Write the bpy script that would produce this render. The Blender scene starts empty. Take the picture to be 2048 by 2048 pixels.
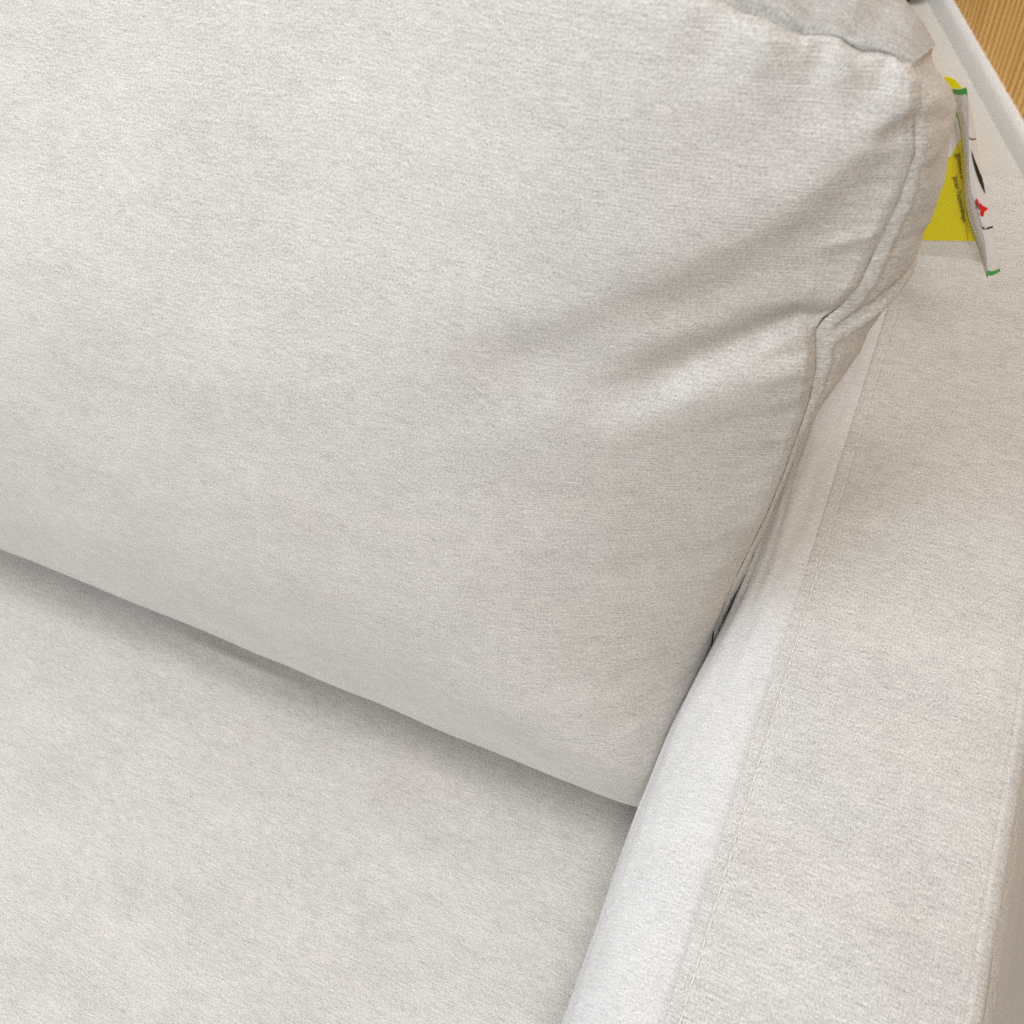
import bpy, math, random
import numpy as np
from mathutils import Matrix, Vector

scene = bpy.context.scene
COL = scene.collection

# ------------------------------------------------------------------ camera
SZ = 0.45                                   # height of the seat above the floor
cam_d = bpy.data.cameras.new("camera")
cam = bpy.data.objects.new("camera", cam_d)
COL.objects.link(cam)
right = Vector((0.90906921, 0.40157695, -0.11103657))
up = Vector((-0.27307699, 0.77555225, 0.56916401))
back = Vector((0.3146778, -0.48708794, 0.8146921))
cam.matrix_world = Matrix(((right.x, up.x, back.x, 0.0),
                           (right.y, up.y, back.y, 0.0),
                           (right.z, up.z, back.z, SZ + 0.75),
                           (0, 0, 0, 1)))
cam_d.sensor_fit = 'HORIZONTAL'
cam_d.sensor_width = 36.0
cam_d.lens = 33.54
cam_d.clip_start = 0.02
cam_d.clip_end = 60
cam_d.dof.use_dof = True
cam_d.dof.focus_distance = 0.66
cam_d.dof.aperture_fstop = 12.0
scene.camera = cam

# ------------------------------------------------------------------ light
world = bpy.data.worlds.new("World")
scene.world = world
world.use_nodes = True
bg = world.node_tree.nodes["Background"]
bg.inputs[0].default_value = (1.0, 0.90, 0.78, 1)
bg.inputs[1].default_value = 0.25


def area(name, loc, target, size, power, color, spread=180):
    l = bpy.data.lights.new(name, 'AREA')
    l.shape = 'RECTANGLE'
    l.size, l.size_y = size
    l.energy = power
    l.color = color
    l.spread = math.radians(spread)
    o = bpy.data.objects.new(name, l)
    COL.objects.link(o)
    o.location = loc
    d = Vector(target) - Vector(loc)
    o.rotation_euler = d.to_track_quat('-Z', 'Y').to_euler()
    return o


area("overhead_light", (0.5, 1.25, 2.9), (-0.1, 0.1, 0.5), (1.4, 1.4), 23, (0.90, 1.0, 1.13))
area("overhead_light", (0.25, -1.05, 2.9), (0.0, 0.3, 0.6), (0.5, 0.5), 25, (0.97, 0.99, 1.0))
area("overhead_light", (-0.5, 1.5, 2.8), (0.2, 2.15, 0.0), (0.9, 0.9), 7.5, (1.0, 0.97, 0.93), 75)  # added unseen fill, narrowed onto the wall base to brighten the background
area("left_fill_light", (-1.5, -0.6, 2.0), (-0.4, 0.3, 0.8), (1.8, 1.6), 29, (0.91, 0.99, 1.09))  # unseen fill light added on the left to brighten the cushion

scene.view_settings.view_transform = 'Standard'
scene.view_settings.look = 'None'
scene.view_settings.gamma = 1.0
scene.view_settings.exposure = 0.09
scene.cycles.use_denoising = False        # keep the crisp grain of the cloth
scene.cycles.max_bounces = 8
scene.cycles.diffuse_bounces = 5

# ------------------------------------------------------------------ helpers


def interp(x, xs, ys):
    return np.interp(x, xs, ys)


def smooth(x, a, b):
    t = np.clip((x - a) / (b - a), 0, 1)
    return t * t * (3 - 2 * t)


def vnoise(x, y, seed):
    """smooth 2-D value noise in -1..1"""
    rng = np.random.RandomState(seed)
    tab = rng.rand(256, 256) * 2 - 1
    x = np.asarray(x, float); y = np.asarray(y, float)
    xi = np.floor(x).astype(int); yi = np.floor(y).astype(int)
    fx = x - xi; fy = y - yi
    fx = fx * fx * fx * (fx * (fx * 6 - 15) + 10)
    fy = fy * fy * fy * (fy * (fy * 6 - 15) + 10)
    g = lambda a, b: tab[a % 256, b % 256]
    return ((g(xi, yi) * (1 - fx) + g(xi + 1, yi) * fx) * (1 - fy)
            + (g(xi, yi + 1) * (1 - fx) + g(xi + 1, yi + 1) * fx) * fy)


def fbm(x, y, seed, octaves=3):
    s, a, f = 0, 1.0, 1.0
    for k in range(octaves):
        s = s + a * vnoise(x * f, y * f, seed + k)
        a *= 0.5; f *= 2.03
    return s


def empty(name, loc, label, cat):
    o = bpy.data.objects.new(name, None)
    COL.objects.link(o)
    o.location = loc
    o.empty_display_size = 0.05
    o['label'] = label
    o['category'] = cat
    return o


def link(name, me, mat, parent, world_loc=(0, 0, 0)):
    o = bpy.data.objects.new(name, me)
    COL.objects.link(o)
    if mat:
        me.materials.append(mat)
    if parent:
        o.parent = parent
        bpy.context.view_layer.update()
        o.matrix_parent_inverse = parent.matrix_world.inverted()
    return o


def grid(name, P, UV, mat, parent=None, closed=False, flip=False):
    """P (n,m,3) world points -> one smooth quad mesh"""
    n, m = P.shape[:2]
    idx = np.arange(n * m).reshape(n, m)
    if closed:
        nxt = np.roll(idx, -1, axis=1)
        a, b, c, d = idx[:-1], nxt[:-1], nxt[1:], idx[1:]
    else:
        a, b, c, d = idx[:-1, :-1], idx[:-1, 1:], idx[1:, 1:], idx[1:, :-1]
    q = np.stack([a, b, c, d], -1).reshape(-1, 4)
    if flip:
        q = q[:, ::-1]
    me = bpy.data.meshes.new(name)
    me.vertices.add(n * m)
    me.vertices.foreach_set("co", P.reshape(-1).astype(np.float32))
    me.loops.add(q.size)
    me.loops.foreach_set("vertex_index", q.reshape(-1).astype(np.int32))
    me.polygons.add(len(q))
    me.polygons.foreach_set("loop_start", (np.arange(len(q)) * 4).astype(np.int32))
    me.polygons.foreach_set("loop_total", np.full(len(q), 4, np.int32))
    me.polygons.foreach_set("use_smooth", np.ones(len(q), bool))
    if UV is not None:
        uvl = me.uv_layers.new(name="UVMap")
        uvl.data.foreach_set("uv", UV.reshape(-1, 2)[q.reshape(-1)].reshape(-1).astype(np.float32))
    me.update(calc_edges=True)
    me.validate()
    return link(name, me, mat, parent)


def pydata(name, verts, faces, mat, parent=None, smooth_it=False):
    me = bpy.data.meshes.new(name)
    me.from_pydata([tuple(v) for v in verts], [], faces)
    if smooth_it:
        for p in me.polygons:
            p.use_smooth = True
    me.update()
    uvl = me.uv_layers.new(name="UVMap")
    for p in me.polygons:
        n = [abs(c) for c in p.normal]
        a, b = ((1, 2), (0, 2), (0, 1))[n.index(max(n))]
        for li in p.loop_indices:
            co = me.vertices[me.loops[li].vertex_index].co
            uvl.data[li].uv = (co[a], co[b])
    return link(name, me, mat, parent)


def box_geo(c, half, ax=((1, 0, 0), (0, 1, 0), (0, 0, 1))):
    c = np.array(c, float); ax = np.array(ax, float)
    v = [c + sx * half[0] * ax[0] + sy * half[1] * ax[1] + sz * half[2] * ax[2]
         for sx in (-1, 1) for sy in (-1, 1) for sz in (-1, 1)]
    f = [(0, 1, 3, 2), (4, 6, 7, 5), (0, 4, 5, 1), (2, 3, 7, 6), (0, 2, 6, 4), (1, 5, 7, 3)]
    return v, f


def bevel(o, w, seg=3):
    m = o.modifiers.new("bevel", 'BEVEL')
    m.width = w; m.segments = seg
    for p in o.data.polygons:
        p.use_smooth = True
    return o


# ------------------------------------------------------------------ materials


class NT:
    def __init__(self, name):
        self.m = bpy.data.materials.new(name)
        self.m.use_nodes = True
        self.t = self.m.node_tree
        self.b = self.t.nodes["Principled BSDF"]

    def n(self, kind, **kw):
        nd = self.t.nodes.new(kind)
        for k, v in kw.items():
            if k.startswith('i_'):
                nd.inputs[k[2:].replace('_', ' ')].default_value = v
            else:
                setattr(nd, k, v)
        return nd

    def l(self, a, b):
        self.t.links.new(a, b)

    def math(self, op, a, b=None):
        nd = self.t.nodes.new('ShaderNodeMath'); nd.operation = op
        for i, v in enumerate((a, b)):
            if v is None:
                continue
            if isinstance(v, (int, float)):
                nd.inputs[i].default_value = v
            else:
                self.l(v, nd.inputs[i])
        return nd.outputs[0]

    def mapped(self, src, scale, rot=0.0, loc=(0, 0, 0)):
        r = self.n('ShaderNodeMapping')
        r.inputs['Rotation'].default_value = (0, 0, rot)
        s = self.n('ShaderNodeMapping')
        s.inputs['Scale'].default_value = scale
        s.inputs['Location'].default_value = loc
        self.l(src, r.inputs['Vector']); self.l(r.outputs[0], s.inputs['Vector'])
        return s.outputs[0]

    def noise(self, vec, detail=2.0, rough=0.5, scale=1.0):
        nd = self.n('ShaderNodeTexNoise')
        nd.inputs['Scale'].default_value = scale
        nd.inputs['Detail'].default_value = detail
        nd.inputs['Roughness'].default_value = rough
        self.l(vec, nd.inputs['Vector'])
        return nd.outputs['Fac']


def fabric(name, base, mottle=1.0, rib=0.5, grain=1.0, off=(0, 0, 0), rot=0.0, ends=None):
    """woven velvet: fibre grain, rows of ribs, slubs and soft nap blotches"""
    k = NT(name)
    uv0 = k.n('ShaderNodeUVMap').outputs[0]
    mp = k.n('ShaderNodeMapping'); mp.inputs['Location'].default_value = off
    mp.inputs['Rotation'].default_value = (0, 0, rot)
    k.l(uv0, mp.inputs['Vector'])
    uv = mp.outputs[0]
    # blotches of nap, streaked along the weft
    b1 = k.noise(k.mapped(uv, (12, 23, 1)), 6, 0.66)
    b2 = k.noise(k.mapped(uv, (60, 130, 1), loc=(3, 7, 0)), 4, 0.65)
    streak = k.noise(k.mapped(uv, (22, 700, 1), loc=(1, 2, 0)), 4, 0.65)
    thread = k.noise(k.mapped(uv, (130, 1350, 1), loc=(7, 5, 0)), 2, 0.6)
    # fibre grain, slanting
    g1 = k.noise(k.mapped(uv, (600, 1250, 1), rot=-0.95), 2, 0.7)
    g2 = k.noise(k.mapped(uv, (1250, 1250, 1), loc=(5, 1, 0)), 1, 0.5)
    # ribs
    sep = k.n('ShaderNodeSeparateXYZ'); k.l(uv, sep.inputs[0])
    wob = k.noise(k.mapped(uv, (40, 40, 1)), 3, 0.5)
    ph = k.math('ADD', k.math('MULTIPLY', sep.outputs[1], 2 * math.pi / 0.00165),
                k.math('MULTIPLY', wob, 4.0))
    ribw = k.math('SINE', ph)
    ribm = k.noise(k.mapped(uv, (18, 18, 1), loc=(9, 4, 0)), 2, 0.5)
    ribs = k.math('MULTIPLY', ribw, k.math('MULTIPLY', ribm, rib))
    if ends:                                # ribs open up where the cloth is gathered into the seam
        mr = k.n('ShaderNodeMapRange', interpolation_type='SMOOTHSTEP')
        mr.inputs['From Min'].default_value, mr.inputs['From Max'].default_value = ends
        mr.inputs['To Min'].default_value = 0.12
        k.l(sep.outputs[0], mr.inputs['Value'])
        ribs = k.math('MULTIPLY', ribs, mr.outputs[0])
    # colour value
    val = k.math('ADD', k.math('MULTIPLY', k.math('SUBTRACT', b1, 0.5), 0.34 * mottle),
                 k.math('MULTIPLY', k.math('SUBTRACT', b2, 0.5), 0.30 * mottle))
    val = k.math('ADD', val, k.math('MULTIPLY', k.math('SUBTRACT', streak, 0.5), 0.44 * mottle))
    val = k.math('ADD', val, k.math('MULTIPLY', k.math('SUBTRACT', thread, 0.5), 0.75 * grain))
    val = k.math('ADD', val, k.math('MULTIPLY', k.math('SUBTRACT', g1, 0.5), 1.35 * grain))
    val = k.math('ADD', val, k.math('MULTIPLY', k.math('SUBTRACT', g2, 0.5), 0.65 * grain))
    val = k.math('ADD', val, k.math('MULTIPLY', ribs, 0.05))
    val = k.math('ADD', val, 1.0)
    # slight tint drift
    t = k.noise(k.mapped(uv, (9, 14, 1), loc=(2, 8, 0)), 3, 0.6)
    ramp = k.n('ShaderNodeValToRGB')
    e = ramp.color_ramp.elements
    e[0].position = 0.35; e[1].position = 0.65
    e[0].color = (base[0] * 1.007, base[1] * 0.996, base[2] * 0.992, 1)
    e[1].color = (base[0] * 0.995, base[1] * 1.002, base[2] * 1.005, 1)
    k.l(t, ramp.inputs[0])
    mul = k.n('ShaderNodeVectorMath', operation='SCALE')
    k.l(ramp.outputs[0], mul.inputs[0]); k.l(val, mul.inputs['Scale'])
    k.l(mul.outputs[0], k.b.inputs['Base Color'])
    k.b.inputs['Roughness'].default_value = 0.9
    k.b.inputs['Specular IOR Level'].default_value = 0.1
    k.b.inputs['Sheen Weight'].default_value = 0.22
    k.b.inputs['Sheen Roughness'].default_value = 0.45
    k.b.inputs['Sheen Tint'].default_value = (0.97, 0.98, 1.0, 1)
    h = k.math('ADD', k.math('MULTIPLY', g1, 0.0011 * grain), k.math('MULTIPLY', g2, 0.0007 * grain))
    h = k.math('ADD', h, k.math('MULTIPLY', ribs, 0.00022))
    bp = k.n('ShaderNodeBump')
    bp.inputs['Strength'].default_value = 0.34
    bp.inputs['Distance'].default_value = 1.0
    k.l(h, bp.inputs['Height'])
    k.l(bp.outputs[0], k.b.inputs['Normal'])
    return k.m


def plain(name, color, rough=0.5, spec=0.4):
    k = NT(name)
    tc = k.n('ShaderNodeTexCoord')
    nz = k.noise(k.mapped(tc.outputs['Object'], (220, 220, 220)), 3, 0.6)
    mr = k.n('ShaderNodeMapRange')
    mr.inputs['To Min'].default_value = 0.96; mr.inputs['To Max'].default_value = 1.03
    k.l(nz, mr.inputs['Value'])
    mul = k.n('ShaderNodeVectorMath', operation='SCALE')
    mul.inputs[0].default_value = color
    k.l(mr.outputs[0], mul.inputs['Scale'])
    k.l(mul.outputs[0], k.b.inputs['Base Color'])
    k.b.inputs['Roughness'].default_value = rough
    k.b.inputs['Specular IOR Level'].default_value = spec
    return k.m


BASE = (0.592, 0.558, 0.511)
M_cush = fabric("velvet_cushion", BASE, mottle=0.8, rib=1.3, ends=(-0.34, -0.03))
M_side = fabric("velvet_side", BASE, mottle=0.8, rib=0.9, off=(3, 5, 0))
M_top = fabric("velvet_top", tuple(c * 0.80 for c in BASE), mottle=1.0, rib=0.4, off=(1, 9, 0))  # same velvet as BASE, darkened to paint in its duller nap sheen
M_seat = fabric("velvet_seat", BASE, mottle=1.0, rib=0.6, grain=1.0, off=(6, 2, 0))
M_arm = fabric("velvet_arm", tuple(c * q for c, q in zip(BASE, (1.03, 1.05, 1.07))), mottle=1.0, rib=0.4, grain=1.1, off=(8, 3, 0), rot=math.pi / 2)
M_strip = fabric("velvet_arm_inside", (0.675, 0.658, 0.632), mottle=0.5, rib=0.3, grain=0.85, off=(4, 6, 0), rot=math.pi / 2)  # same velvet; the nap's brighter sheen is painted in as a lighter base
M_thread = plain("thread", (0.86, 0.84, 0.79), 0.5)
M_yellow = plain("yellow_card", (0.92, 0.80, 0.004), 0.4)
M_paper = plain("white_paper", (0.92, 0.91, 0.93), 0.45)
M_green = plain("green_print", (0.09, 0.47, 0.10), 0.4)
M_black = plain("black_print", (0.02, 0.02, 0.018), 0.4)
M_red = plain("red_print", (0.85, 0.02, 0.02), 0.4)
M_highlight = plain("white_highlight", (0.92, 0.92, 0.93), 0.2)  # for the white oval highlight painted onto the paper sheet
M_dark = plain("dark_board", (0.018, 0.015, 0.013), 0.5)


def sleeve_mat():
    k = NT("clear_sleeve")
    tr = k.n('ShaderNodeBsdfTransparent')
    mx = k.n('ShaderNodeMixShader')
    mx.inputs[0].default_value = 0.42
    k.b.inputs['Base Color'].default_value = (0.78, 0.77, 0.70, 1)
    k.b.inputs['Roughness'].default_value = 0.25
    out = k.t.nodes['Material Output']
    k.l(tr.outputs[0], mx.inputs[1]); k.l(k.b.outputs[0], mx.inputs[2])
    k.l(mx.outputs[0], out.inputs[0])
    return k.m


M_sleeve = sleeve_mat()


def floor_mat():
    k = NT("pale_floor")
    tc = k.n('ShaderNodeTexCoord')
    v = tc.outputs['Object']
    n1 = k.noise(k.mapped(v, (3, 3, 3)), 5, 0.6)
    n2 = k.noise(k.mapped(v, (14, 160, 10), rot=0.5), 3, 0.6)
    s = k.math('ADD', k.math('MULTIPLY', n1, 0.15), k.math('MULTIPLY', n2, 0.12))
    s = k.math('ADD', s, 0.86)
    mul = k.n('ShaderNodeVectorMath', operation='SCALE')
    mul.inputs[0].default_value = (0.56, 0.53, 0.48)
    k.l(s, mul.inputs['Scale'])
    k.l(mul.outputs[0], k.b.inputs['Base Color'])
    k.b.inputs['Roughness'].default_value = 0.55
    return k.m


def wood_mat():
    k = NT("striped_wood")
    uv = k.n('ShaderNodeUVMap').outputs[0]
    fine = k.noise(k.mapped(uv, (260, 3.0, 1)), 4, 0.65)
    sp = k.n('ShaderNodeSeparateXYZ'); k.l(uv, sp.inputs[0])
    wv = k.noise(k.mapped(uv, (7, 0.8, 1), loc=(4, 0, 0)), 2, 0.5)
    wide = k.math('ADD', k.math('MULTIPLY', k.math('SINE', k.math('ADD', k.math('MULTIPLY', sp.outputs[0], 2 * math.pi / 0.021), k.math('MULTIPLY', wv, 10.0))), 0.36), 0.5)
    patch = k.noise(k.mapped(uv, (5, 3, 1), loc=(1, 6, 0)), 3, 0.5)
    s = k.math('ADD', k.math('MULTIPLY', fine, 0.55), k.math('MULTIPLY', wide, 0.45))
    ramp = k.n('ShaderNodeValToRGB')
    e = ramp.color_ramp.elements
    e[0].position = 0.34; e[0].color = (0.50, 0.225, 0.030, 1)
    e[1].position = 0.66; e[1].color = (0.82, 0.50, 0.14, 1)
    k.l(s, ramp.inputs[0])
    mul = k.n('ShaderNodeVectorMath', operation='SCALE')
    k.l(ramp.outputs[0], mul.inputs[0])
    k.l(k.math('ADD', k.math('MULTIPLY', patch, 0.4), 0.8), mul.inputs['Scale'])
    k.l(mul.outputs[0], k.b.inputs['Base Color'])
    k.b.inputs['Roughness'].default_value = 0.45
    return k.m


# ------------------------------------------------------------------ room: floor, skirting, wood wall
v, f = [(-5, -4, 0), (5, -4, 0), (5, 6, 0), (-5, 6, 0)], [(0, 1, 2, 3)]
fl = pydata("floor", v, f, floor_mat())
fl['kind'] = 'structure'

WA = np.array([-0.1427, 2.3199]); WB = np.array([0.1054, 1.8013])
wd = (WB - WA) / np.linalg.norm(WB - WA)            # along the wall, towards the right of the sofa
wn = np.array([wd[1], -wd[0]])                       # candidates for the normal facing the sofa
if wn @ (np.array([0, 0]) - WA) < 0:
    wn = -wn
wall = empty("wood_wall", (WA[0], WA[1], 0),
             "wood wall with fine vertical orange-brown stripes rising above a white skirting behind the sofa", "wall")
# skirting: rounded-top board
prof = [(0.0, 0.0), (0.0, 0.038), (-0.004, 0.047), (-0.012, 0.052), (-0.03, 0.053)]
ss = np.linspace(-1.6, 2.2, 2)
P = np.array([[[WA[0] + wd[0] * s + wn[0] * o, WA[1] + wd[1] * s + wn[1] * o, z] for o, z in prof] for s in ss])
grid("skirting", P, None, plain("white_skirting", (0.68, 0.665, 0.64), 0.45), wall)
# fluted panel
ns = 1600
ss = np.linspace(-1.6, 2.2, ns)
fl_d = 0.0015 * np.abs(np.sin(ss * math.pi / 0.021)) ** 0.6 + 0.0008 * vnoise(ss * 90, ss * 0, 5)
zz = np.array([0.0505, 0.4, 0.9, 1.6, 2.4])
P = np.zeros((len(zz), ns, 3)); UV = np.zeros((len(zz), ns, 2))
for i, z in enumerate(zz):
    o = -0.016 + fl_d
    P[i, :, 0] = WA[0] + wd[0] * ss + wn[0] * o
    P[i, :, 1] = WA[1] + wd[1] * ss + wn[1] * o
    P[i, :, 2] = z
    UV[i, :, 0] = ss; UV[i, :, 1] = z
grid("striped_panel", P, UV, wood_mat(), wall)

# dark object of unknown kind at the back, a plain box, only its edge shows past the top of the cushion
dark_obj = empty("dark_object", (-0.75, 2.35, 0), "black unidentified object standing on the floor behind the sofa, just showing above the cushion top", "cabinet")
ax = ((wd[0], wd[1], 0), (wn[0], wn[1], 0), (0, 0, 1))
cc = WA - wd * 0.338 + wn * 0.22
v, f = box_geo((cc[0], cc[1], 0.47), (0.36, 0.2, 0.44), ax)
bevel(pydata("dark_body", v, f, M_dark, dark_obj), 0.006)
v, f = box_geo((cc[0], cc[1], 0.015), (0.34, 0.18, 0.0148), ax)
pydata("dark_base", v, f, M_dark, dark_obj)

# ------------------------------------------------------------------ sofa
sofa = empty("sofa", (-0.6, 0.2, 0), "pale beige velvet sofa with padded low armrest, its seat lying under the loose back cushion", "sofa")

# --- seat
xs = np.concatenate([np.linspace(-1.5, -0.12, 240), np.linspace(-0.115, 0.0, 40)])
ys = np.linspace(-0.46, 0.62, 300)
X, Y = np.meshgrid(xs, ys)
Z = -0.004 + 0.006 * np.exp(-((Y + 0.05) / 0.22) ** 2)
Z -= 0.016 * smooth(X, -0.11, -0.03)
Z += 0.0016 * fbm(X * 9, Y * 9, 11)
Z -= 0.030 * smooth(-Y, 0.40, 0.46) ** 2
Z -= 0.040 * smooth(Y, 0.185, 0.275)
# faint fold of cloth just under the cushion's edge
Z += 0.0022 * np.exp(-(((Y - 0.222 + 0.03 * (X + 0.49)) / 0.006) ** 2)) * np.exp(-((X + 0.47) / 0.06) ** 2)
P = np.stack([X, Y, Z + SZ], -1)
grid("seat", P, np.stack([X, Y], -1), M_seat, sofa)
# base under the seat
v, f = box_geo((-0.76, 0.08, 0.27), (0.74, 0.535, 0.145))
bevel(pydata("base", v, f, M_seat, sofa), 0.02)
for lx in (-1.42, 0.08):
    for ly in (-0.38, 0.66):
        v, f = box_geo((lx, ly, 0.05), (0.03, 0.03, 0.0495))
        bevel(pydata("leg", v, f, M_dark, sofa), 0.006)
# back frame
v, f = box_geo((-0.78, 0.715, 0.40), (0.74, 0.075, 0.27))
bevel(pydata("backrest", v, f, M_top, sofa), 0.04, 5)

# --- armrest : swept section, three cloth panels and a row of stitches
arm = bpy.data.objects.new("armrest", None)
COL.objects.link(arm)
arm.location = (0.05, 0.2, SZ)
arm.parent = sofa
bpy.context.view_layer.update()
arm.matrix_parent_inverse = sofa.matrix_world.inverted()
YF, YB = -0.50, 0.80


def dense(pts, n):
    p = np.array(pts, float)
    d = np.concatenate([[0], np.cumsum(np.linalg.norm(np.diff(p, axis=0), axis=1))])
    # Catmull-Rom through the points
    t = np.linspace(0, d[-1], n)
    out = np.zeros((n, p.shape[1]))
    m = np.gradient(p, d, axis=0)
    for i, tt in enumerate(t):
        j = min(max(np.searchsorted(d, tt, side='right') - 1, 0), len(d) - 2)
        h = d[j + 1] - d[j]
        s = (tt - d[j]) / h
        out[i] = ((2 * s**3 - 3 * s**2 + 1) * p[j] + (s**3 - 2 * s**2 + s) * h * m[j]
                  + (-2 * s**3 + 3 * s**2) * p[j + 1] + (s**3 - s**2) * h * m[j + 1])
    return out, t


def end_round(y):
    """how far the section is pulled in near the back end"""
    r = 0.014
    u = np.clip((y - (YB - r)) / r, 0, 1)
    return r * (1 - np.sqrt(np.clip(1 - u * u, 0, 1)))


ay = np.concatenate([np.linspace(YF, YB - 0.015, 620), YB - 0.014 + 0.014 * np.sin(np.linspace(0.05, math.pi / 2, 14))])


def sweep(name, prof, n, mat, disp, fac=None):
    c, t = dense(prof, n)
    tan = np.gradient(c, axis=0)
    nrm = np.stack([-tan[:, 1], tan[:, 0]], -1)
    nrm /= np.linalg.norm(nrm, axis=1)[:, None] + 1e-9
    A, T = np.meshgrid(ay, t, indexing='ij')
    x0 = np.broadcast_to(c[:, 0], A.shape).copy(); z0 = np.broadcast_to(c[:, 1], A.shape).copy()
    if fac is not None:
        xr, zr = x0.copy(), z0.copy()
        x0 = np.where(xr < -0.0155, -0.0155 + (xr + 0.0155) * fac(A), xr)
        # further back the padding flattens into a shelf before it drops to the seat
        xf = np.where(xr < -0.0155, -0.0155 + (xr + 0.0155) * 0.63, xr)
        zf = np.where(zr > 0.157, 0.2003 - (0.2003 - zr) * 0.30, 0.1873 - (0.157 - zr) * 1.095)
        w = smooth(A, 0.24, 0.37)
        x0 = x0 * (1 - w) + xf * w
        z0 = z0 * (1 - w) + zf * w
    d = disp(A, T, x0, z0) - end_round(A)
    X = x0 + nrm[:, 0] * d; Zz = z0 + nrm[:, 1] * d
    P = np.stack([X, A, Zz + SZ], -1)
    return grid(name, P, np.stack([A, T], -1), mat, arm)


inner = [(-0.060, -0.16), (-0.066, 0.0), (-0.0740, 0.07), (-0.0710, 0.12), (-0.0640, 0.157), (-0.0530, 0.180),
         (-0.039, 0.1925), (-0.026, 0.1982), (-0.0150, 0.2004), (-0.0122, 0.2003), (-0.0110, 0.1992)]
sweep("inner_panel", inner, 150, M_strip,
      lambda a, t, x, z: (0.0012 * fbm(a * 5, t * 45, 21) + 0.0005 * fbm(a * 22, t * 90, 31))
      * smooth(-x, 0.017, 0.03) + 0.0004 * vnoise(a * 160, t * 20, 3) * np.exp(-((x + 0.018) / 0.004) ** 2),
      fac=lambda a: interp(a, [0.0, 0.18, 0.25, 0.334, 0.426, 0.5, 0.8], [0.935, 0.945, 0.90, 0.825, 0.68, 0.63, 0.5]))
topp = [(-0.0112, 0.1991), (-0.0114, 0.2003), (-0.0102, 0.2009), (-0.0075, 0.2012), (-0.005, 0.2012), (0.0, 0.2016), (0.03, 0.2035),
        (0.06, 0.2040), (0.09, 0.2035), (0.118, 0.2012), (0.127, 0.1995), (0.1315, 0.1965), (0.1335, 0.190)]


def top_disp(a, t, x, z):
    d = 0.0010 * fbm(a * 7, x * 9, 41) * smooth(x, -0.0105, -0.003)
    g = np.exp(-((x + 0.0040) / 0.0010) ** 2)                       # stitch groove
    d = d - 0.0009 * g * (0.8 + 0.2 * np.sin(a * 2 * math.pi / 0.0096))
    pk = np.exp(-((x + 0.0075) / 0.0030) ** 2)                      # puckers between edge and stitches
    d = d + 0.0002 * pk * vnoise(a * 190, x * 60, 51)
    g2 = np.exp(-((x - 0.1235) / 0.0014) ** 2)
    return d - 0.0004 * g2 + 0.00015 * np.exp(-((x - 0.129) / 0.004) ** 2) * vnoise(a * 120, x * 60, 61)


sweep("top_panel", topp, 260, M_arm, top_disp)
outer = [(0.1330, 0.1895), (0.1352, 0.1885), (0.142, 0.175), (0.154, 0.145), (0.161, 0.11), (0.164, 0.06), (0.164, -0.05), (0.162, -0.36)]
sweep("outer_panel", outer, 90, M_side, lambda a, t, x, z: 0.001 * fbm(a * 8, t * 20, 71))
# end faces of the arm
loop, _ = dense(inner[:-2] + topp[2:-1] + outer[2:], 160)
for yv, ins in ((YF, 0.0), (YB, 0.0139)):
    cen = np.array([0.05, 0.03])
    pts = [(cen[0] + (p[0] - cen[0]) * (1 - ins * 9), yv, cen[1] + (p[1] - cen[1]) * (1 - ins * 5.5) + SZ) for p in loop]
    pydata("end_panel", pts, [tuple(range(len(pts)))], M_side, arm)

# stitches: short raised thread ends along the edge
vs, fs = [], []
rng = random.Random(4)
y = YF + 0.02
while y < YB - 0.03:
    ln = 0.0070 + rng.uniform(-0.0004, 0.0004)
    xo = -0.0040 + rng.uniform(-0.00025, 0.00025)
    zo = 0.2014 + 0.0010 * float(fbm(np.array(y * 7), np.array(xo * 9), 41))
    b = len(vs)
    for i, q in enumerate((0, 0.2, 0.5, 0.8, 1.0)):
        r = (0.00014, 0.00036, 0.00044, 0.00036, 0.00014)[i]
        lift = (-0.0003, 0.0, 0.00012, 0.0, -0.0003)[i]
        for s in range(6):
            th = s * math.pi / 3
            vs.append((xo + r * math.cos(th) + 0.0002 * (q - 0.5), y + ln * q, SZ + zo + lift + r * math.sin(th) - 0.0003))
    for i in range(4):
        for s in range(6):
            fs.append((b + i * 6 + s, b + i * 6 + (s + 1) % 6, b + (i + 1) * 6 + (s + 1) % 6, b + (i + 1) * 6 + s))
    y += 0.0096
pydata("stitching", vs, fs, M_thread, arm, True)

# ------------------------------------------------------------------ back cushion
LEAN = 0.28
Y0 = 0.25
kk = math.hypot(1, LEAN)
EN = np.array([0, -1, LEAN]) / kk        # outward normal of the leaning front
EU = np.array([0, LEAN, 1]) / kk         # up along the front


def cpt(x, h, off):
    """off > 0 towards the sitter"""
    x, h, off = np.broadcast_arrays(np.asarray(x, float), h, off)
    P = np.zeros(x.shape + (3,))
    P[..., 0] = x
    P[..., 1] = Y0 + EU[1] * h + EN[1] * off
    P[..., 2] = SZ + EU[2] * h + EN[2] * off
    return P


cushion = empty("back_cushion", (-0.48, 0.3, SZ), "large plump beige velvet back cushion leaning in the sofa corner, creased at its side seam", "cushion")

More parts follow.
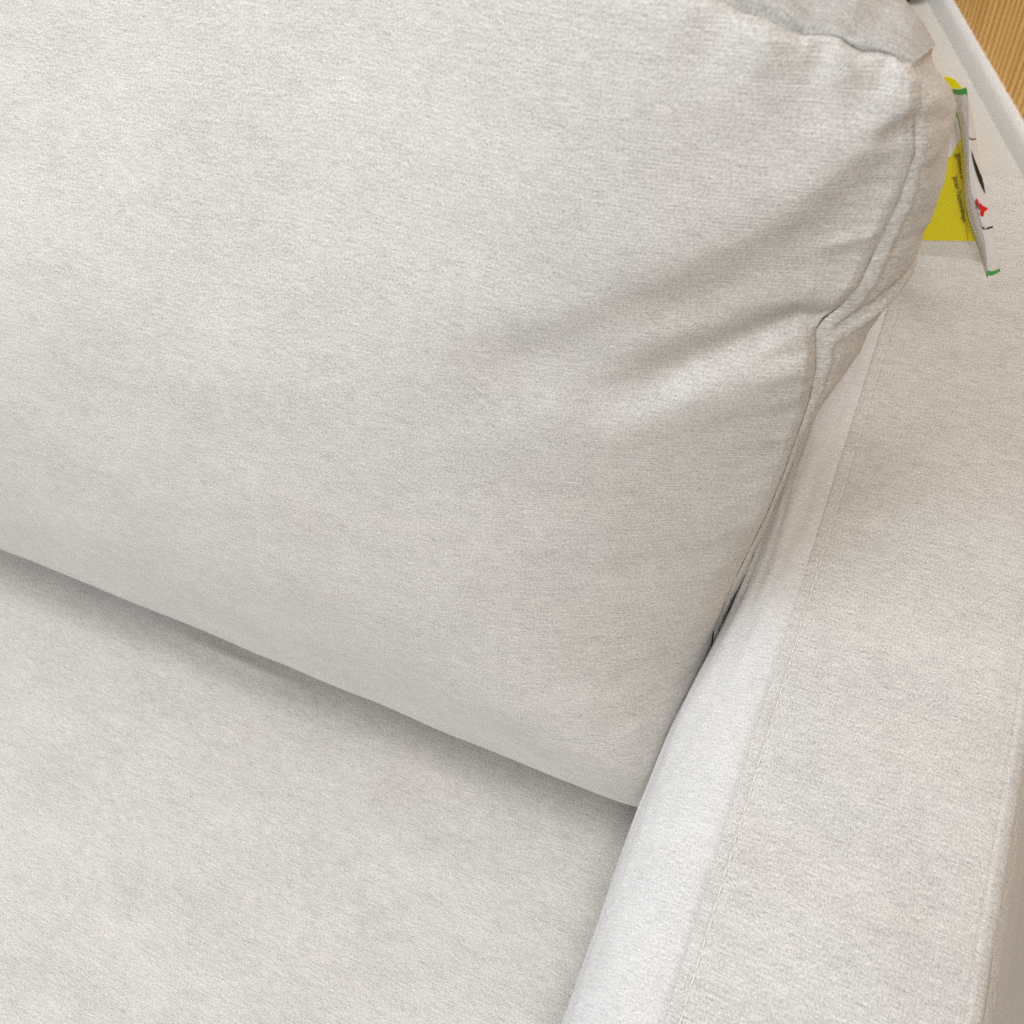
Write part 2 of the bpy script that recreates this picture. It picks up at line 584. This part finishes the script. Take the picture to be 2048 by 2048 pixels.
SEAM = np.array([(-0.0243, 0.5389), (-0.0188, 0.5328), (-0.0161, 0.5235), (-0.0176, 0.5182), (-0.0156, 0.5108),
                 (-0.0134, 0.5033), (-0.0142, 0.497), (-0.0146, 0.4839), (-0.0173, 0.4703), (-0.0197, 0.456), (-0.0223, 0.4403),
                 (-0.0273, 0.4297), (-0.0350, 0.4185), (-0.0369, 0.4125), (-0.0348, 0.4033), (-0.0322, 0.3896), (-0.0319, 0.3697),
                 (-0.0333, 0.3525), (-0.0347, 0.3345), (-0.0366, 0.3147), (-0.0405, 0.2853), (-0.0460, 0.25), (-0.0535, 0.205), (-0.0580, 0.165), (-0.055, 0.11), (-0.047, 0.0)])
SIL = np.array([(-0.018, 0.5405), (-0.015, 0.536), (-0.0105, 0.528), (-0.0058, 0.522), (-0.0029, 0.515), (-0.0004, 0.498),
                (0.0024, 0.480), (0.0016, 0.466), (0.0, 0.462), (0.0003, 0.454), (-0.001, 0.442), (-0.0049, 0.424), (-0.0124, 0.402),
                (-0.0135, 0.393), (-0.0168, 0.379), (-0.025, 0.356), (-0.0283, 0.341), (-0.0350, 0.30), (-0.0400, 0.25), (-0.0475, 0.20), (-0.0520, 0.165), (-0.049, 0.10), (-0.045, 0.0)])
SIL[:, 0] -= 0.0012
TOPS = np.array([(-0.0243, 0.5389), (-0.0325, 0.5424), (-0.0381, 0.543), (-0.0443, 0.5425), (-0.0489, 0.5438), (-0.054, 0.5463),
                 (-0.0590, 0.5470), (-0.0627, 0.5468), (-0.0699, 0.5464), (-0.0777, 0.5494), (-0.0862, 0.5518), (-0.0954, 0.5531), (-0.1022, 0.5557),
                 (-0.1203, 0.5601), (-0.16, 0.568), (-0.25, 0.578), (-0.5, 0.585), (-0.98, 0.570)])
XL = -0.98


def seam_x(h):
    return np.interp(h, SEAM[::-1, 1], SEAM[::-1, 0])


def sil_x(h):
    return np.interp(h, SIL[::-1, 1], SIL[::-1, 0])


def top_h(x):
    return np.interp(x, TOPS[::-1, 0], TOPS[::-1, 1])


def poly_dist(x, h, pts):
    """signed distance to a polyline (+ above / on its left) and the fraction along it"""
    pts = np.array(pts, float)
    seg = np.diff(pts, axis=0)
    L = np.linalg.norm(seg, axis=1); cum = np.concatenate([[0], np.cumsum(L)])
    best = np.full(x.shape, 1e9); sg = np.zeros(x.shape); al = np.zeros(x.shape)
    for i in range(len(seg)):
        t = np.clip(((x - pts[i, 0]) * seg[i, 0] + (h - pts[i, 1]) * seg[i, 1]) / L[i] ** 2, 0, 1)
        dx = x - (pts[i, 0] + t * seg[i, 0]); dh = h - (pts[i, 1] + t * seg[i, 1])
        d = np.hypot(dx, dh)
        s = np.sign(-(seg[i, 0] * dh - seg[i, 1] * dx))
        m = d < best
        best = np.where(m, d, best); sg = np.where(m, s, sg)
        al = np.where(m, (cum[i] + t * L[i]) / cum[-1], al)
    return best * sg, al


def fold(x, h, pts, amp, wu, wd, a_amp=((0, 1), (1, 0))):
    """ridge (amp > 0) or valley along a polyline; widths may grow along it"""
    d, a = poly_dist(x, h, pts)
    wu_ = wu[0] + (wu[1] - wu[0]) * a; wd_ = wd[0] + (wd[1] - wd[0]) * a
    w = np.where(d > 0, wu_, wd_)
    k = np.interp(a, [q[0] for q in a_amp], [q[1] for q in a_amp])
    return amp * k * np.exp(-(d / w) ** 2)


def wrinkles(x, h):
    D = np.zeros(x.shape)
    # long soft ridge running down-left from the top corner; its underside falls into shade
    D += fold(x, h, [(-0.0165, 0.5225), (-0.0231, 0.5225), (-0.0307, 0.5145), (-0.0434, 0.4969), (-0.0645, 0.4766), (-0.1097, 0.4443), (-0.1785, 0.4088), (-0.26, 0.375)],
              0.0063, (0.014, 0.060), (0.009, 0.034), ((0, 0.45), (0.15, 1), (0.6, 0.9), (1, 0.0)))
    D += fold(x, h, [(-0.0614, 0.4560), (-0.096, 0.4340), (-0.1483, 0.4020), (-0.194, 0.3780), (-0.2279, 0.3600)],
              -0.0040, (0.014, 0.020), (0.016, 0.024), ((0, 0.2), (0.4, 0.8), (0.7, 1), (1, 0.1)))
    # crease at the pinch by the corner
    D += fold(x, h, [(-0.0150, 0.5165), (-0.0225, 0.5160), (-0.0300, 0.5085)], -0.0032, (0.0035, 0.004), (0.005, 0.008), ((0, 1), (0.6, 0.8), (1, 0)))
    # gather where the seam kinks
    D += fold(x, h, [(-0.0355, 0.4200), (-0.0469, 0.4208), (-0.0653, 0.4082), (-0.0903, 0.3946), (-0.1167, 0.3746), (-0.15, 0.357)],
              -0.0098, (0.007, 0.020), (0.004, 0.014), ((0, 0.7), (0.25, 1), (0.6, 0.75), (1, 0)))
    D += fold(x, h, [(-0.030, 0.437), (-0.0520, 0.4330), (-0.080, 0.4185), (-0.115, 0.402), (-0.15, 0.385)],
              0.0028, (0.012, 0.022), (0.012, 0.018), ((0, 0.5), (0.3, 1), (1, 0)))
    D += fold(x, h, [(-0.032, 0.3965), (-0.0742, 0.3793), (-0.1305, 0.3598), (-0.1776, 0.345), (-0.23, 0.335)],
              0.0045, (0.011, 0.018), (0.020, 0.034), ((0, 0.6), (0.3, 1), (1, 0)))
    # puckers under the top seam
    D += fold(x, h, [(-0.0600, 0.5475), (-0.0585, 0.5405), (-0.0645, 0.528)], -0.0036, (0.0045, 0.007), (0.004, 0.006), ((0, 1), (1, 0)))
    D += fold(x, h, [(-0.0480, 0.5440), (-0.0470, 0.5360), (-0.0540, 0.522)], 0.0030, (0.005, 0.008), (0.005, 0.008), ((0, 1), (1, 0)))
    D += fold(x, h, [(-0.0790, 0.5490), (-0.0800, 0.5400), (-0.0880, 0.525)], 0.0028, (0.009, 0.012), (0.007, 0.010), ((0, 1), (1, 0)))
    D += fold(x, h, [(-0.0330, 0.5410), (-0.0330, 0.5330), (-0.0400, 0.520)], -0.0018, (0.004, 0.006), (0.004, 0.006), ((0, 1), (1, 0)))
    D += fold(x, h, [(-0.1020, 0.5550), (-0.1050, 0.5400), (-0.120, 0.515)], -0.0024, (0.010, 0.014), (0.008, 0.012), ((0, 1), (1, 0)))
    # short irregular creases fanning out of the side seam
    rr = random.Random(12)
    for hs in (0.505, 0.494, 0.483, 0.471, 0.458, 0.447, 0.404, 0.392, 0.380, 0.366, 0.350, 0.331, 0.312):
        hs += rr.uniform(-0.003, 0.003)
        xs0 = float(seam_x(hs)) - 0.001
        ln = rr.uniform(0.016, 0.045)
        slope = rr.uniform(0.15, 0.75) * (1 if hs > 0.41 else 0.5)
        am = rr.choice((-1, 1)) * rr.uniform(0.0006, 0.0014)
        wv = rr.uniform(0.0025, 0.005)
        D += fold(x, h, [(xs0, hs), (xs0 - 0.5 * ln, hs - 0.4 * slope * ln), (xs0 - ln, hs - slope * ln)], am, (wv, wv * 1.8), (wv * 0.8, wv * 1.6), ((0, 0.7), (0.3, 1), (1, 0)))
    # soft pulls towards the arm low down
    for (x0, h0, x1, h1, am) in ((-0.046, 0.268, -0.14, 0.25, -0.0014), (-0.058, 0.20, -0.13, 0.18, 0.0014), (-0.066, 0.15, -0.15, 0.12, -0.0012)):
        D += fold(x, h, [(x0, h0), (x1, h1)], am, (0.008, 0.014), (0.008, 0.014))
    return D


def front_surface(ns=560, nt=520):
    s = np.linspace(0, 1, ns); s = 0.20 * s + 0.80 * s ** 2.6
    t = np.linspace(0, 1, nt)
    t = 0.85 * (1 - (1 - t) ** 1.5) + 0.15 * t
    t = np.concatenate([[0, 0.0008, 0.002], t[1:]])
    T, S = np.meshgrid(t, s, indexing='ij')
    # boundary curves (x,h)
    hR = 0.5389 * T; xR = seam_x(hR)
    hL = 0.570 * T; xL = np.full_like(T, XL)
    xT = -0.0243 + (XL + 0.0243) * S; hT = top_h(xT)
    xB = -0.047 + (XL + 0.047) * S; hB = np.zeros_like(S)
    x = (1 - S) * xR + S * xL + (1 - T) * xB + T * xT - ((1 - S) * (1 - T) * -0.047 + S * (1 - T) * XL + (1 - S) * T * -0.0243 + S * T * XL)
    h = (1 - S) * hR + S * hL + (1 - T) * hB + T * hT - ((1 - S) * T * 0.5389 + S * T * 0.570)
    dr = np.maximum(xR - x, 0); dt = np.maximum(hT - h, 0); db = np.maximum(h - hB, 0); dl = np.maximum(x - XL, 0)
    fh = (1 - np.clip(2 * T - 1, -1, 1) ** 2) ** 0.62
    fx = 1 - np.exp(-dr / (0.012 + 0.118 * smooth(T, 0.12, 0.6)))
    off = 0.050 * fh * fx * (1 - np.exp(-dl / 0.1))
    off = off + 0.022 * np.exp(-((h - 0.22) / 0.16) ** 2) * fx * smooth(T, 0, 0.25)
    off = off - 0.064 * smooth(h, 0.32, 0.60) * smooth(-x, 0.11, 0.34)
    edge = lambda d, r, a: a * np.sqrt(np.clip(1 - (1 - np.clip(d / r, 0, 1)) ** 2, 0, 1))
    e = np.minimum(np.minimum(edge(dr, 0.007, 0.0045), edge(dt, 0.006, 0.0042)), 0.0045)
    e = np.minimum(e, edge(db, 0.006, 0.0045)) - 0.003
    low = 1 - smooth(h, 0.235, 0.305)          # pressed against the arm the seam rolls back out of sight
    off = off + e + low * (edge(dr, 0.016, 0.017) - 0.017)
    off = off + edge(db, 0.05, 0.020) * fx
    off = off + 0.013 * smooth(x, -0.75, -0.06) * (1 - smooth(T, 0.05, 0.5)) * edge(db, 0.02, 1.0)
    fade = smooth(dr, 0.0, 0.004) * smooth(dt, 0.0, 0.004)
    W = wrinkles(x, h)
    off = off + W * (0.35 + 0.65 * fade) * smooth(db, 0, 0.05)
    off = off + 0.0016 * fbm(x * 8, h * 8, 81) * smooth(dr, 0, 0.05)
    near = np.exp(-dr / 0.03) + np.exp(-dt / 0.03)
    off = off + 0.0007 * fbm(x * 40, h * 55, 91) * np.clip(near, 0, 1)
    off = off + 0.0004 * np.exp(-dr / 0.006) * vnoise(h * 260, x * 40, 95) + 0.0004 * np.exp(-dt / 0.006) * vnoise(x * 260, h * 40, 96)
    return x, h, off


x, h, off = front_surface()
grid("front_panel", cpt(x, h, off), np.stack([x, h], -1), M_cush, cushion)

# side panel (box edge of the cushion, facing the arm)
nh, nq = 520, 110
hh = np.linspace(0.0, 0.5389, nh)
q = np.linspace(0, 1, nq) ** 1.7
DEP = 0.15
Hh, Q = np.meshgrid(hh, q * DEP, indexing='ij')
xs_ = seam_x(Hh); xb_ = sil_x(np.minimum(Hh, 0.5405))
g = np.where(Q < 0.025, np.sqrt(np.clip(1 - (1 - Q / 0.025) ** 2, 0, 1)) * 0.65 + 0.35 * smooth(Q, 0, 0.025), 1.0)
Xs = xs_ + (xb_ - xs_) * g
Xs -= 0.010 * smooth(Q, 0.04, DEP)
wE = smooth(Hh, 0.523, 0.5389)
EQ = [0, 0.01, 0.02, 0.03, 0.04, 0.06, 0.10, 0.15]
EX = [-0.0243, -0.0212, -0.0195, -0.0188, -0.0188, -0.0215, -0.030, -0.042]
EH = [0.5389, 0.5396, 0.5398, 0.5390, 0.5370, 0.5305, 0.514, 0.490]
Xs = Xs * (1 - wE) + np.interp(Q, EQ, EX) * wE
# rolled seam allowance, top-stitch groove and puckers
Xs += 0.0012 * np.exp(-((Q - 0.0022) / 0.0016) ** 2) - 0.0013 * np.exp(-((Q - 0.0062) / 0.0011) ** 2)
Xs += 0.0006 * vnoise(Hh * 230, Q * 60, 101) * np.exp(-((Q - 0.007) / 0.006) ** 2)
Xs += 0.0010 * fbm(Hh * 45, Q * 40, 111) * smooth(Q, 0.002, 0.012)
Ho = Hh + (np.interp(Q, EQ, EH) - 0.5389) * smooth(Hh, 0.42, 0.5389)
Of = -Q - 0.002 - 0.017 * (1 - smooth(Hh, 0.235, 0.305))
# creases running back from the pinches
for (h0, h1, q0, q1, am, w) in ((0.412, 0.452, 0.0, 0.03, -0.0040, 0.0050), (0.404, 0.440, 0.0, 0.03, 0.0022, 0.005),
                                (0.345, 0.385, 0.004, 0.03, -0.0030, 0.006), (0.516, 0.5135, 0.0, 0.02, -0.0012, 0.003)):
    tq = np.clip((Q - q0) / (q1 - q0), 0, 1)
    hc = h0 + (h1 - h0) * tq
    Xs += am * np.exp(-((Hh - hc) / w) ** 2) * smooth(Q, 0.0, 0.006) * (1 - smooth(Q, q1, q1 * 1.8))
grid("side_panel", cpt(Xs, Ho, Of), np.stack([Q, Hh], -1), M_side, cushion, flip=True)

# top panel
nx, nq = 420, 80
sx = np.linspace(0, 1, nx); sx = 0.15 * sx + 0.85 * sx ** 2.4
xx = -0.0243 + (XL + 0.0243) * sx
qq = np.linspace(0, 1, nq) ** 1.5 * 0.15
Xx, Q = np.meshgrid(xx, qq, indexing='ij')
dxr = -0.0243 - Xx
Ht = top_h(Xx)
dome = (0.011 + 0.014 * (1 - np.exp(-dxr / 0.05))) * (1 - np.exp(-dxr / 0.010))
Hd = Ht + dome * np.sin(np.clip(Q / 0.15, 0, 1) * math.pi) ** 0.75 + (np.interp(Q, EQ, EH) - 0.5389) * np.exp(-dxr / 0.03)
Hd += -0.0032 * np.exp(-(Q / 0.0022) ** 2)
Hd += -0.0022 * np.exp(-((Q - 0.006) / 0.004) ** 2) * np.exp(-((Xx + 0.052) / 0.010) ** 2)
Hd += 0.0011 * fbm(Xx * 55, Q * 60, 121) * smooth(Q, 0.0, 0.01) * smooth(dxr, 0, 0.006)
Xo = Xx + (np.interp(Q, EQ, EX) + 0.0243) * np.exp(-dxr / 0.02)
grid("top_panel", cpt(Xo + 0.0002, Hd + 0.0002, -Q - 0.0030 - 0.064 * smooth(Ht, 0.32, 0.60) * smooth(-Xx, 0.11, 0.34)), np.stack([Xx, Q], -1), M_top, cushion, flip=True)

# gathered roll of cloth along the top seam by the corner
lower = np.array([(-0.0655, 0.5462), (-0.0627, 0.5466), (-0.054, 0.5463), (-0.0489, 0.5438), (-0.0443, 0.5425), (-0.0381, 0.543), (-0.0325, 0.5424), (-0.0262, 0.5394)])
upper = np.array([(-0.0655, 0.5468), (-0.0627, 0.5472), (-0.054, 0.5478), (-0.0489, 0.5475), (-0.0443, 0.5472), (-0.0381, 0.5460), (-0.0325, 0.5443), (-0.0262, 0.5398)])
lo, _ = dense(lower, 120); hi, _ = dense(upper, 120)
ang = np.linspace(0, 2 * math.pi, 24, endpoint=False)
P = np.zeros((120, 24, 3)); UV = np.zeros((120, 24, 2))
for i in range(120):
    c = (lo[i] + hi[i]) / 2; r = max(np.linalg.norm(hi[i] - lo[i]) / 2, 0.0002)
    for j, a in enumerate(ang):
        P[i, j] = cpt(c[0], c[1] + r * math.sin(a), 0.0005 + (r * 0.9) * math.cos(a))
        UV[i, j] = (c[0], c[1] + j * 0.0004)
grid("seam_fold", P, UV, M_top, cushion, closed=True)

# back panel closes the cushion
xb = np.linspace(-0.050, XL, 60); hb = np.linspace(0.0, 1.0, 40)
Xb, Hb = np.meshgrid(xb, hb, indexing='ij')
Hb = Hb * (top_h(Xb) - 0.049 * np.exp((Xb + 0.0243) / 0.03) - 0.004)
bul = 0.02 * np.sin(np.clip((Xb - XL) / (-0.050 - XL), 0, 1) * math.pi) ** 0.5 * np.sin(np.clip(Hb / 0.58, 0, 1) * math.pi) ** 0.5
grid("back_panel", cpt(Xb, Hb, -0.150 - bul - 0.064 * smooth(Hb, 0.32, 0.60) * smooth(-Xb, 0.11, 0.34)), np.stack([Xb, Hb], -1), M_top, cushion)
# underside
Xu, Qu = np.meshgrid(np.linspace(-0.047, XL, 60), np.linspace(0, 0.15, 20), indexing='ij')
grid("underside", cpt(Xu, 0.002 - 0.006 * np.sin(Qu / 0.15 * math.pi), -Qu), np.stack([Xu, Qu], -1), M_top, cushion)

# ------------------------------------------------------------------ tags hanging by the cushion's side
Lp = np.array([(-0.0087, 0.494, 0.9019), (-0.0076, 0.4947, 0.8975), (-0.004, 0.4954, 0.8899), (-0.0002, 0.4961, 0.8829), (0.0028, 0.4969, 0.8756),
               (0.0062, 0.4976, 0.8645), (0.0096, 0.4983, 0.8529), (0.0113, 0.499, 0.8447), (0.0146, 0.4997, 0.8325), (0.0192, 0.5004, 0.8218),
               (0.025, 0.5011, 0.812), (0.0315, 0.5019, 0.8002), (0.0346, 0.5026, 0.7939), (0.0375, 0.5033, 0.7864), (0.0408, 0.504, 0.7803)])
Fp = np.array([(-0.0014, 0.482, 0.9095), (0.0011, 0.4827, 0.9034), (0.0027, 0.4834, 0.897), (0.0045, 0.4841, 0.8899), (0.0064, 0.4849, 0.8819),
               (0.0088, 0.4856, 0.8723), (0.0116, 0.4863, 0.8617), (0.0139, 0.487, 0.8538), (0.0169, 0.4877, 0.8459), (0.022, 0.4884, 0.8358),
               (0.0279, 0.4891, 0.8242), (0.032, 0.4899, 0.8154), (0.0355, 0.4906, 0.8049), (0.038, 0.4913, 0.7966), (0.0399, 0.492, 0.7904)])
Rp = np.array([(-0.0011, 0.49, 0.9043), (0.0016, 0.4907, 0.8985), (0.0052, 0.4914, 0.891), (0.008, 0.4921, 0.8839), (0.0105, 0.4929, 0.8766),
               (0.0139, 0.4936, 0.8678), (0.0165, 0.4943, 0.8601), (0.0201, 0.495, 0.8525), (0.0241, 0.4957, 0.8439), (0.0285, 0.4964, 0.8336),
               (0.0335, 0.4971, 0.8222), (0.0384, 0.4979, 0.8105), (0.0426, 0.4986, 0.8), (0.0449, 0.4993, 0.7939), (0.046, 0.5, 0.7903)])
for A in (Lp, Fp, Rp):                      # ease the hand-measured edges
    A[1:-1] = 0.25 * A[:-2] + 0.5 * A[1:-1] + 0.25 * A[2:]


def wsurf(u, v, lift=0.0):
    i = np.arange(15)
    pick = lambda A: np.array([np.interp(v, i, A[:, c]) for c in range(3)])
    l, m, r = pick(Lp), pick(Fp), pick(Rp)
    p = l + (m - l) * u if u <= 1 else m + (r - m) * (u - 1)
    # softly rounded fold
    sft = 0.0022 * math.exp(-((u - 1) / 0.25) ** 2)
    return p + np.array([0, sft - lift, lift * 0.4])


white = empty("price_tag", (0.02, 0.497, 0.85), "folded white paper tag with green edges and a red mark hanging beside the back cushion", "tag")
us = np.linspace(0, 2, 41); vv = np.linspace(0, 14, 85)
P = np.array([[wsurf(u, v) for u in us] for v in vv])
o = grid("paper_sheet", P, None, M_paper, white)
sol = o.modifiers.new("thickness", 'SOLIDIFY'); sol.thickness = 0.00025; sol.offset = 0


def print_poly(name, uvs, mat, parent, lift=0.0006):
    pts = []
    for a, b in zip(uvs, uvs[1:] + uvs[:1]):
        for k_ in range(4):
            t = k_ / 4
            pts.append((a[0] + (b[0] - a[0]) * t, a[1] + (b[1] - a[1]) * t))
    P = [wsurf(u, v, lift) for u, v in pts]
    return pydata(name, P, [tuple(range(len(P)))], mat, parent)


def print_strip(name, u0, u1, v0, v1, mat, parent, lift=0.0005, nu=24, nv=10):
    P = np.array([[wsurf(u, v, lift) for u in np.linspace(u0, u1, nu)] for v in np.linspace(v0, v1, nv)])
    return grid(name, P, None, mat, parent)


print_strip("green_border", 0.0, 2.0, 0.0, 0.55, M_green, white)
print_strip("green_border", 0.0, 2.0, 13.45, 14.0, M_green, white)
print_strip("green_border", 0.0, 0.10, 0.5, 13.5, M_green, white, nu=3, nv=60)
print_poly("printed_letter", [(1.31, 4.68), (1.5, 5.0), (1.78, 5.82), (1.99, 6.8), (1.99, 7.38), (1.95, 8.02), (1.82, 7.5), (1.64, 6.55), (1.51, 5.75), (1.37, 5.15)], M_black, white)
print_poly("red_emblem", [(1.15, 8.28), (1.28, 8.12), (1.4, 8.30), (1.36, 8.43), (1.51, 8.45), (1.56, 8.60), (1.75, 8.72), (1.95, 8.9), (1.73, 8.98), (1.59, 9.05),
                          (1.49, 9.25), (1.31, 9.25), (1.22, 9.08), (1.36, 8.95), (1.31, 8.72), (1.21, 8.48)], M_red, white, 0.0009)
print_poly("printed_letter", [(1.12, 8.3), (1.16, 8.5), (1.25, 8.83), (1.19, 8.9), (1.14, 8.72), (1.09, 8.45)], M_black, white)
print_poly("printed_line", [(1.06, 4.0), (1.99, 3.83), (1.99, 3.93), (1.10, 4.08)], M_black, white)
print_poly("printed_line", [(1.06, 9.96), (1.99, 9.94), (1.99, 10.04), (1.03, 10.08)], M_black, white)
print_poly("printed_line", [(1.02, 7.98), (1.07, 8.62), (1.085, 9.98), (1.05, 10.05), (1.03, 8.65)], M_black, white)
print_poly("painted_highlight", [(0.47, 1.65), (0.61, 1.48), (0.77, 1.52), (0.88, 1.8), (0.93, 2.33), (0.82, 2.78), (0.68, 2.9), (0.48, 2.7), (0.4, 2.22)], M_highlight, white)

yel = empty("hang_tag", (0.005, 0.506, 0.85), "yellow instruction card in a clear sleeve, hanging behind the folded white tag", "tag")


def sheet(name, pts, mat, parent, th):
    n = len(pts)
    v = [tuple(p) for p in pts] + [(p[0], p[1] + th, p[2]) for p in pts]
    f = [tuple(range(n)), tuple(range(2 * n - 1, n - 1, -1))] + [(i, i + n, (i + 1) % n + n, (i + 1) % n) for i in range(n)]
    return pydata(name, v, f, mat, parent)


sheet("card", [(-0.0134, 0.506, 0.9009), (-0.0085, 0.506, 0.8998), (-0.0035, 0.506, 0.8957), (0.0011, 0.506, 0.8891), (0.0069, 0.506, 0.8673), (0.0147, 0.506, 0.8404),
               (0.0249, 0.506, 0.817), (0.0278, 0.506, 0.8037), (0.0236, 0.506, 0.8028), (0.0127, 0.506, 0.8003), (-0.0029, 0.506, 0.7972), (-0.0068, 0.506, 0.8146),
               (-0.0072, 0.506, 0.8454), (-0.0094, 0.506, 0.8713), (-0.0122, 0.506, 0.8827)], M_yellow, yel, 0.0004)
sheet("white_corner", [(-0.0059, 0.5050, 0.8813), (0.0020, 0.5050, 0.8778), (0.0036, 0.5050, 0.8707), (0.0006, 0.5050, 0.8557), (-0.0012, 0.5050, 0.8555)], M_paper, yel, 0.0003)
sheet("sleeve", [(-0.003, 0.5075, 0.7961), (0.0298, 0.5075, 0.8035), (0.0385, 0.5075, 0.7869), (0.0259, 0.5075, 0.789), (-0.0004, 0.5075, 0.7846)], M_sleeve, yel, 0.0005)
# bright folded edge of the card
fo = [(0.005, 0.5048, 0.8595), (0.0084, 0.5048, 0.8491), (0.0122, 0.5048, 0.8376), (0.0158, 0.5048, 0.8257), (0.02, 0.5048, 0.8143), (0.0237, 0.5048, 0.8040)]
fo, _ = dense(fo, 40)
P = np.zeros((40, 3, 3))
for i in range(40):
    w = 0.0006 + 0.0026 * (i / 39) ** 2
    P[i, 0] = fo[i]; P[i, 1] = fo[i] + (w * 0.5, -0.0012, 0.0002); P[i, 2] = fo[i] + (w * 1.1, 0.0006, 0.0003)
grid("folded_edge", P, None, M_yellow, yel)


def text(body, start, end, size, parent, mat, squash=1.0):
    cu = bpy.data.curves.new("lettering", 'FONT')
    cu.body = body
    cu.size = 1.0
    tmp = bpy.data.objects.new("tmp_text", cu)
    COL.objects.link(tmp)
    bpy.context.view_layer.update()
    dg = bpy.context.evaluated_depsgraph_get()
    me = bpy.data.meshes.new_from_object(tmp.evaluated_get(dg))
    bpy.data.objects.remove(tmp, do_unlink=True)
    s, e = np.array(start), np.array(end)
    d = (e - s); ln = np.linalg.norm(d); d /= ln
    w = max(vv_.co.x for vv_ in me.vertices)
    nrm = np.array([0, -1.0, 0.0])
    upv = np.cross(nrm, d); upv /= np.linalg.norm(upv)
    for vv_ in me.vertices:
        x_, y_ = vv_.co.x / w, vv_.co.y
        p = s + d * ln * x_ + upv * y_ * size * (1 - squash * x_)
        vv_.co = p
    me.name = "lettering"
    return link("lettering", me, mat, parent)


text("pour l'assemblage", (0.0052, 0.5053, 0.8437), (0.0180, 0.5053, 0.8152), 0.0042, yel, M_black, 0.35)
text("glissière", (0.0032, 0.5053, 0.8580), (0.0094, 0.5053, 0.8432), 0.0042, yel, M_black, 0.45)
